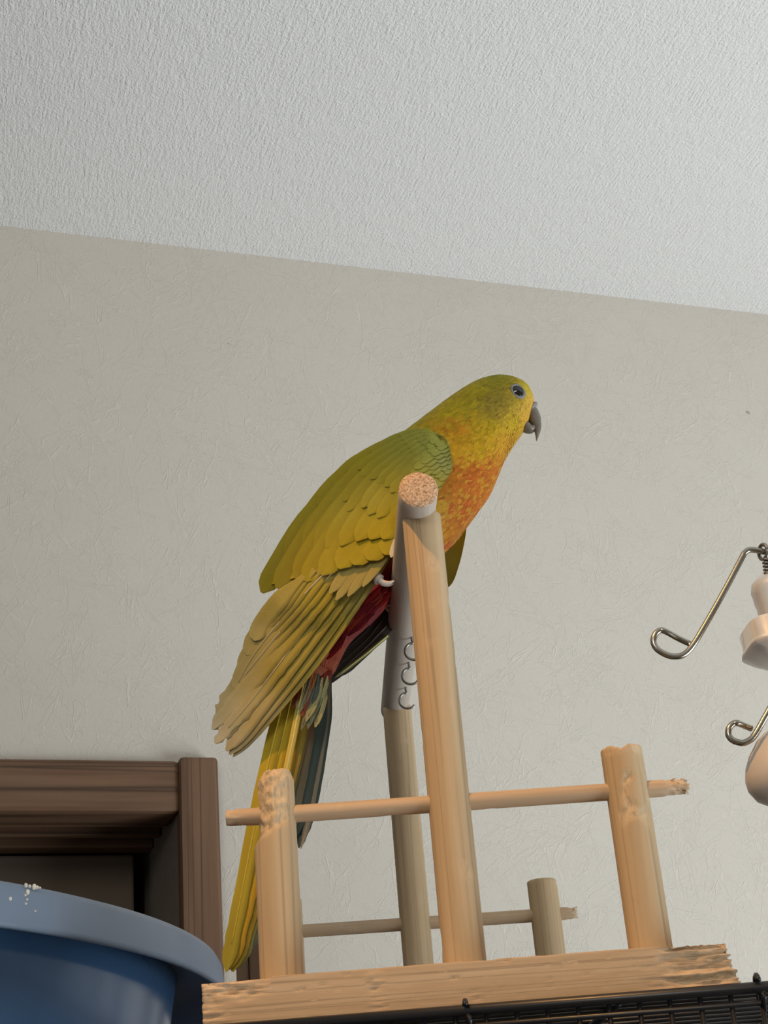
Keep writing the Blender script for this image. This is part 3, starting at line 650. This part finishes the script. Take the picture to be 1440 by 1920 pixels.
def wing_shell(yf, name, side):
    V = []; C = []; UV = []; F = []; ns, nb = 40, 22
    for lay in (0, 1):
        for i in range(ns+1):
            for j in range(nb+1):
                p = wingpx(i/ns*.97, j/nb); edge = min(1, min(j, nb-j, i)/2.5); y = yf(*p)+side*(.0006 if lay == 0 else .0035)+side*.0010*(1-edge)*(1 if lay == 0 else -1)
                V.append(ony(*p, y)); C.append(covcol(*p)*(1.0 if j < nb-1 else 1.15)); UV.append((j*.001, i*.001))
    m = nb+1; h = (ns+1)*m
    for lay in (0, 1):
        for i in range(ns):
            for j in range(nb):
                a = lay*h+i*m+j; f = (a, a+m, a+m+1, a+1); F.append(f if lay == 0 else f[::-1])
    for i in range(ns):
        for j in (0, nb): a = i*m+j; F.append((a, a+h, a+m+h, a+m))
    for j in range(nb):
        for i in (0, ns): a = i*m+j; F.append((a, a+1, a+1+h, a+h))
    return mesh(name, V, F, MAT['feather'], parrot, col=np.clip(np.array(C), 0, 1), uv=np.array(UV))
near = wing_shell(ynear, 'wing', 1)
# flight feathers of the near wing: the lowest lies deepest
FL = [((736, 1036), (690, 1098), (600, 1228), (510, 1338), (437, 1419), 22), ((722, 1034), (668, 1105), (580, 1228), (500, 1330), (430, 1415), 30), ((706, 1034), (645, 1110), (560, 1225), (490, 1320), (424, 1408), 36),
      ((690, 1034), (625, 1112), (542, 1220), (470, 1315), (403, 1394), 40), ((672, 1036), (605, 1112), (522, 1215), (455, 1300), (398, 1368), 42), ((652, 1042), (585, 1115), (508, 1205), (445, 1285), (405, 1345), 40),
      ((632, 1050), (570, 1115), (500, 1195), (462, 1250), (441, 1293), 38), ((610, 1058), (555, 1115), (500, 1180), (468, 1225), (450, 1262), 36), ((590, 1068), (540, 1118), (505, 1160), (478, 1195), (463, 1228), 36), ((570, 1080), (530, 1118), (505, 1148), (488, 1175), (477, 1201), 38)]
for k, (a, b, c, d, e, wd) in enumerate(FL):
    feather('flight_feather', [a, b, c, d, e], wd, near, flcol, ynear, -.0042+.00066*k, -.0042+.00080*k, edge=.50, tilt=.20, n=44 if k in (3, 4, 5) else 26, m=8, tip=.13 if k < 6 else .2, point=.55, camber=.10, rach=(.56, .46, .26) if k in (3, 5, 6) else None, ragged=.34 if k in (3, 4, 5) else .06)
# short pale coverts over the roots of the primaries
for a, b, c, wd in (((735, 1000), (697, 1056), (652, 1118), 22), ((715, 1003), (675, 1060), (630, 1125), 24), ((698, 1005), (660, 1058), (618, 1112), 26), ((744, 1000), (718, 1046), (680, 1100), 18)):
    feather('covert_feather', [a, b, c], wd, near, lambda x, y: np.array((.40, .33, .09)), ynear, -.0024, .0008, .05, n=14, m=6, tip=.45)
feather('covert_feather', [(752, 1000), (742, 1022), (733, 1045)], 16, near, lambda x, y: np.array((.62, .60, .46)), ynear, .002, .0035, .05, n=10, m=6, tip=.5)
# rows of coverts; every row overlaps the next
rows = [(1.00, .42, 9), (.80, .36, 9), (.62, .28, 10), (.48, .22, 11), (.37, .17, 12), (.29, .13, 13), (.22, .11, 13), (.16, .09, 13), (.10, .08, 12)]
for r_, (s, ds, nb) in enumerate(rows):
    for j in range(nb-1, -1, -1):
        b = (j+.5)/nb; jit = random.uniform(-.02, .02)*(.4+s); sl_ = s+jit+(.02*math.sin(j*2.1+r_))*s; 
        L = [wingpx(max(0, sl_-ds*t), b+(1-t)*.0) for t in (1, .66, .33, 0)]
        if s == 1.0: L = [np.array(q)+np.array([-.20, .24])*sum(((30 if j in (3,) else 16 if j in (0, 1, 2, 4) else 4),))*tt for q, tt in zip(L, (0, .1, .5, 1))]
        wd = np.linalg.norm(wingpx(s, 1)-wingpx(s, 0))/nb*1.55
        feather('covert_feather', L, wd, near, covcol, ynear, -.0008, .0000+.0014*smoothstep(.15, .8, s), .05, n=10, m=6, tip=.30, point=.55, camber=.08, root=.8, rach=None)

# far wing, seen from below past the belly
def yfar(px, py): return YB+.0235-.010*max(0, min(1, (1100-py)/500))
fw_ed = catmull([(880, 930), (860, 960), (820, 1000), (770, 1050), (720, 1100), (670, 1150), (625, 1200)], 40); fw_ev = catmull([(876, 975), (872, 1010), (860, 1062), (842, 1100), (800, 1110), (735, 1118), (670, 1175)], 40)
farcol = idw([(870, 1000, (.55, .56, .13)), (862, 1050, (.46, .49, .12)), (845, 1095, (.36, .38, .10)), (800, 1140, (.10, .10, .05)), (720, 1180, (.045, .04, .038)), (650, 1240, (.04, .036, .034)), (600, 1260, (.05, .045, .04))], 3)
V = []; C = []; UV = []; F = []; ns, nb = 39, 12
for lay in (0, 1):
    for i in range(ns+1):
        for j in range(nb+1):
            b = j/nb; p = fw_ed[i]*(1-b)+fw_ev[i]*b; bul = .004*math.sin(math.pi*b)
            V.append(ony(*p, yfar(*p)+bul+.0022*lay)); C.append(farcol(*p)*(1.0 if lay == 0 else 2)); UV.append((b*.03, i*.003))
m_ = nb+1; h_ = (ns+1)*m_
for lay in (0, 1):
    for i in range(ns):
        for j in range(nb): a = lay*h_+i*m_+j; f = (a, a+1, a+m_+1, a+m_); F.append(f if lay == 0 else f[::-1])
for i in range(ns):
    for j in (0, nb): a = i*m_+j; F.append((a, a+m_, a+m_+h_, a+h_))
for j in range(nb):
    for i in (0, ns): a = i*m_+j; F.append((a, a+h_, a+1+h_, a+1))
farw = mesh('wing', V, F, MAT['feather'], parrot, col=np.clip(np.array(C), 0, 1), uv=np.array(UV))
for k, (a, b, c, wd, cc) in enumerate([((738, 1105), (690, 1163), (560, 1285), 44, (.04, .036, .034)), ((732, 1125), (690, 1180), (575, 1288), 44, (.035, .032, .032)), ((728, 1148), (690, 1197), (595, 1285), 40, (.05, .045, .04)), ((726, 1172), (690, 1210), (628, 1268), 28, (.06, .055, .045)), ((727, 1192), (685, 1227), (628, 1271), 7, (.40, .42, .18))]):
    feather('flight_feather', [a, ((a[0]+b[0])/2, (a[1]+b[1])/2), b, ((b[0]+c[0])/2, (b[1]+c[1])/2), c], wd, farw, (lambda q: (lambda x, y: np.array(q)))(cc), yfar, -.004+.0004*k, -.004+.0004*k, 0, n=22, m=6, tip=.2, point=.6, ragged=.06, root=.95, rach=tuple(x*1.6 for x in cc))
for a, b, c in (((520, 1310), (495, 1345), (462, 1382)), ((530, 1320), (505, 1348), (478, 1374))):
    feather('flight_feather', [a, b, c], 18, farw, lambda x, y: np.array((.16, .14, .08)), lambda x, y: YB+.012, 0, 0, 0, n=10, m=5, tip=.5, ragged=.1)

# ---- tail
tail = mesh('tail', *tube_vf(catmull([ony(575, 1235, YB), ony(572, 1270, YB), ony(566, 1300, YB), ony(556, 1330, YB)], 14), np.linspace(.010, .0035, 14), 18), MAT['plume'], parrot, col=np.tile((.40, .28, .03), (14*18, 1)))
def tl(L, wd, c0, c1, y, name='tail_feather', tilt=0, tip=.08, ragged=.05, rach=None, lift=0, point=.6, c_edge=None, wprof=None, camber=.12):
    a = np.array(L[0]); e = np.array(L[-1]); c0 = np.array(c0); c1 = np.array(c1)
    def cf(x, yv):
        t = np.clip((np.array([x, yv])-a)@(e-a)/((e-a)@(e-a)), 0, 1); c = c0*(1-t)+c1*t; return c*(1+.18*nz(x*.05, yv*.006, y*900))
    return feather(name, L, wd, tail, cf, lambda x, yv: y, 0, lift, tilt, n=30, m=6, tip=tip, point=point, ragged=ragged, rach=rach, root=.55, wprof=wprof, camber=camber, edge=.5)  # edge value paints the shaded gaps between tail feathers into their colour
yel = (.52, .37, .015); yel2 = (.50, .30, .02); olv = (.38, .32, .03); teal = (.045, .062, .052); dk = (.07, .07, .055)
tl([(545, 1262), (517, 1370), (483, 1520), (450, 1690), (424, 1822)], 30, yel, olv, YB-.0050, rach=(.6, .47, .06), tilt=.12, ragged=.14)
tl([(557, 1260), (532, 1370), (496, 1520), (461, 1690), (430, 1818)], 34, yel, yel2, YB-.0042, rach=(.62, .45, .06), tilt=.12, ragged=.18)
tl([(568, 1260), (547, 1370), (512, 1520), (472, 1690), (436, 1822)], 34, yel2, (.46, .32, .03), YB-.0030, rach=(.60, .42, .08), tilt=.10, ragged=.1)
tl([(577, 1262), (560, 1370), (524, 1520), (482, 1690), (446, 1815)], 32, (.44, .30, .03), (.33, .30, .09), YB-.0018, rach=(.62, .55, .22), tilt=.05, ragged=.18)
tl([(583, 1265), (566, 1370), (532, 1520), (490, 1690), (455, 1800)], 26, (.30, .22, .04), (.30, .31, .16), YB-.0006, ragged=.28, rach=(.5, .5, .25))
tl([(574, 1256), (557, 1345), (538, 1440), (524, 1510), (508, 1570)], 13, (.60, .46, .10), (.55, .45, .08), YB-.0085, rach=(.72, .60, .22), tip=.2, ragged=.02)
tl([(612, 1268), (603, 1340), (588, 1440), (572, 1530), (560, 1590)], 40, teal, (.10, .14, .11), YB+.0060, rach=(.03, .035, .035), ragged=.08, tip=.40, point=.8, camber=.2)
tl([(600, 1272), (588, 1345), (568, 1440), (553, 1525), (546, 1580)], 52, (.045, .068, .060), (.085, .11, .09), YB+.0040, rach=(.035, .05, .05), ragged=.03, tip=.40, point=.8, camber=.2)
tl([(618, 1264), (612, 1340), (597, 1440), (580, 1530), (564, 1592)], 14, (.16, .14, .10), (.26, .23, .17), YB+.0052, ragged=.35, tip=.25)
tl([(592, 1270), (575, 1370), (550, 1500), (510, 1660), (470, 1780)], 34, (.12, .08, .03), (.26, .25, .18), YB+.0016, ragged=.2)
tl([(586, 1272), (575, 1345), (560, 1410), (544, 1480)], 26, (.30, .09, .04), (.34, .13, .05), YB+.0005, ragged=.25, tip=.4)
# under-tail coverts: loose mottled feathers
rg = random.Random(11)
for k in range(34):
    t = rg.random(); x = 572+48*rg.random(); y0 = 1215+75*t; x -= (y0-1215)*.10; ln = 46+44*rg.random(); dx = -.28*ln+rg.gauss(0, 4)
    cc = rg.choice([(.22, .23, .11), (.26, .27, .13), (.12, .14, .09), (.24, .05, .025), (.30, .28, .13), (.07, .09, .08), (.16, .16, .10)]); cc = np.array(cc)
    if y0 < 1250: cc = np.array(rg.choice([(.28, .06, .025), (.26, .08, .03), (.22, .03, .02), (.34, .16, .04)]))
    feather('tail_covert', [(x, y0), (x+dx*.45, y0+ln*.5), (x+dx, y0+ln)], 12+7*rg.random(), tail, (lambda q: (lambda a, b: q))(cc), lambda a, b: YB-.0075-.003*rg.random()*0+.006*max(0, (a-585)/60), .0003*k/10, .0005+.0003*k/10, 0, n=9, m=4, tip=.5, ragged=.25, rach=tuple(cc*1.15))
# thigh and belly tufts by the foot
for k in range(40):
    x = 640+95*rg.random(); y0 = 1075+(735-x)*.95+38*rg.random(); ln = 22+22*rg.random(); cc = np.array(rg.choice([(.22, .010, .010), (.12, .006, .010), (.16, .010, .018), (.24, .03, .015)]))
    feather('belly_feather', [(x, y0), (x-ln*.4, y0+ln*.42), (x-ln*.75, y0+ln*.9)], 11+6*rg.random(), body, (lambda q: (lambda a, b: q))(cc), lambda a, b: YB-.0140+.010*max(0, min(1, (b-1080-(735-a)*.95)/80)), 0, .0009, 0, n=8, m=4, tip=.55, ragged=.15, mat='plume')

# ---- eyes
def head_y(px, py):                                   # half width of the head at a pixel of the profile
    P = ony(px, py, YB); i = int(np.argmin(np.linalg.norm(CC-P, axis=1)))
    best = 1e9; r = .01
    for i in range(2, 30):
        ax = (D3[i]-V3[i])/2; d = P-CC[i]; c = (d@ax)/(ax@ax); off = np.linalg.norm(d-c*ax)
        if off < best and abs(c) < 1: best = off; r = Hw[i]*(1-c*c)**.46
    return r
ye_ = YB-.010
for _ in range(8):
    Pe = ony(971, 733.5, ye_); q_ = proj((Pe[0], YB, Pe[2])); ye_ = YB-head_y(*q_)
hy_ = YB-ye_
for side in (1, -1):
    yE = YB-side*(hy_+.0005); c0 = ony(971, 733.5, YB-(hy_+.0005)); c = np.array([c0[0], yE, c0[2]]); outv = np.array([.25, -side*.95, .02]); outv /= np.linalg.norm(outv)
    a1 = np.array([.55, 0, -.83]); a1 -= (a1@outv)*outv; a1 /= np.linalg.norm(a1); a2 = np.cross(outv, a1); px_ = np.linalg.norm(c-CAM)/FPX
    def disc(r0, r1, h0_, h1_, el, name, mat, parent, n=30, m=8):
        V = []; F = []
        for i in range(m+1):
            t = i/m; r = r0+(r1-r0)*t; h = h0_+(h1_-h0_)*math.sin(t*math.pi/2) if r1 < r0 else h0_
            for k in range(n): an = 2*math.pi*k/n; V.append(c+outv*h+(a1*math.cos(an)*el+a2*math.sin(an))*r)
        for i in range(m):
            for k in range(n): F.append((i*n+k, i*n+(k+1) % n, (i+1)*n+(k+1) % n, (i+1)*n+k))
        return mesh(name, V, F, MAT[mat], parent)
    V = []; F = []; NU, NV = 34, 10                   # naked eye ring
    for i in range(NU):
        an = 2*math.pi*i/NU; ctr = c+(a1*math.cos(an)*1.22+a2*math.sin(an))*px_*11.6; rad = (a1*math.cos(an)+a2*math.sin(an))
        for k in range(NV): b = 2*math.pi*k/NV; V.append(ctr+rad*math.cos(b)*px_*2.2*(1.5 if math.cos(an) > .4 else 1)+outv*math.sin(b)*px_*2.4)
    for i in range(NU):
        for k in range(NV): F.append((i*NV+k, ((i+1) % NU)*NV+k, ((i+1) % NU)*NV+(k+1) % NV, i*NV+(k+1) % NV))
    eye = disc(px_*12.6, px_*.2, -.0004, .00075, 1.2, 'eye', 'iris', parrot)
    mesh('eye_ring', V, F, MAT['lid'], eye)
    disc(px_*9.6, px_*.1, .00015, .00105, 1.08, 'pupil', 'eye', eye)

# ---- beak
def beakpart(name, L, rv, rw, mat):
    P = catmull([ony(*p, YB) for p in L], 26); rv = np.interp(np.linspace(0, 1, 26), np.linspace(0, 1, len(rv)), rv)*.000205; rw = np.interp(np.linspace(0, 1, 26), np.linspace(0, 1, len(rw)), rw)*.000205
    T = np.gradient(P, axis=0); T /= np.linalg.norm(T, axis=1)[:, None]; V = []; F = []; n = 20; yv = np.array([0, 1.0, 0])
    for i in range(26):
        S = np.cross(T[i], yv); S /= np.linalg.norm(S)
        for k in range(n): an = 2*math.pi*k/n; V.append(P[i]+S*rv[i]*math.cos(an)+yv*rw[i]*math.sin(an))
    for i in range(25):
        for k in range(n): F.append((i*n+k, i*n+(k+1) % n, (i+1)*n+(k+1) % n, (i+1)*n+k))
    F.append(tuple(range(n))[::-1]); F.append(tuple(25*n+k for k in range(n)))
    return mesh(name, V, F, MAT[mat], parrot)
bk = beakpart('upper_beak', [(990, 768), (997, 776), (1002.5, 787), (1007, 800), (1007.5, 812), (1006, 827)], [13, 14.5, 13, 8.8, 5, .6], [20, 19, 15, 10.5, 6, .8], 'beak')
beakpart('lower_beak', [(981, 797), (988, 802), (995, 804.5), (1001, 801.5), (1004, 797)], [11, 10, 8, 6, 1], [17, 16, 13, 9, 3], 'beak')
V, F = tube_vf([ony(996, 764, YB-.0042), ony(1001, 759.5, YB-.0022), ony(1003, 758, YB), ony(1001, 759.5, YB+.0022), ony(996, 764, YB+.0042)], [.0008, .0011, .0012, .0011, .0008], 8); mesh('cere', V, F, MAT['lid'], bk)

# ---- feet gripping the bar
def barpt(y, ang, r): return np.array([barx(y)+r*math.cos(ang), y, BARZ+r*math.sin(ang)])
for ys, vis in ((YB-.0210, True), (YB+.0135, False)):
    hip = np.array([barx(ys)-.004, ys*.45+YB*.55, BARZ+.020]); ank = barpt(ys, math.radians(100), DR+.0022)
    V, F = tube_vf(catmull([hip, (hip+ank)/2+np.array([-.0015, 0, 0]), ank], 12), np.linspace(.0042, .0018, 12), 10); leg = mesh('leg', V, F, MAT['toe'], parrot)
    toes = [(-.003, 95, -35, .0015), (.0028, 90, -25, .0013), (-.0016, 95, 196, .0021), (.0030, 95, 185, .0015)] if vis else [(-.003, 95, -35, .0015), (.0028, 90, -25, .0013), (-.002, 95, 160, .0014), (.003, 95, 155, .0012)]
    for dy, a0, a1_, r in toes:
        back = a1_ > 90; P = []; n = 9
        for k in range(n):
            t = k/(n-1); ang = math.radians(a0+(a1_-a0)*t); bulge = .0060*math.sin(math.pi*t*.80) if back and vis else 0
            P.append(barpt(ys+dy*(.2+.8*t)*1.3, ang, DR+r*.9+bulge))
        P = catmull(P, 22); tone = [r*(1+.12*math.sin(k*2.2)) for k in range(22)]
        V, F = tube_vf(P, tone, 10); toe = mesh('toe', V, F, MAT['toe'], leg)
        d = P[-1]-P[-3]; d /= np.linalg.norm(d); inward = np.array([barx(ys), P[-1][1], BARZ])-P[-1]; inward /= np.linalg.norm(inward)
        Q = catmull([P[-1]-d*.0006, P[-1]+d*.0014+inward*.0004, P[-1]+d*.0024+inward*.0022, P[-1]+d*.0022+inward*.0042], 12)
        V, F = tube_vf(Q, np.linspace(r*.72, .0003, 12), 8); mesh('claw', V, F, MAT['claw'], leg)
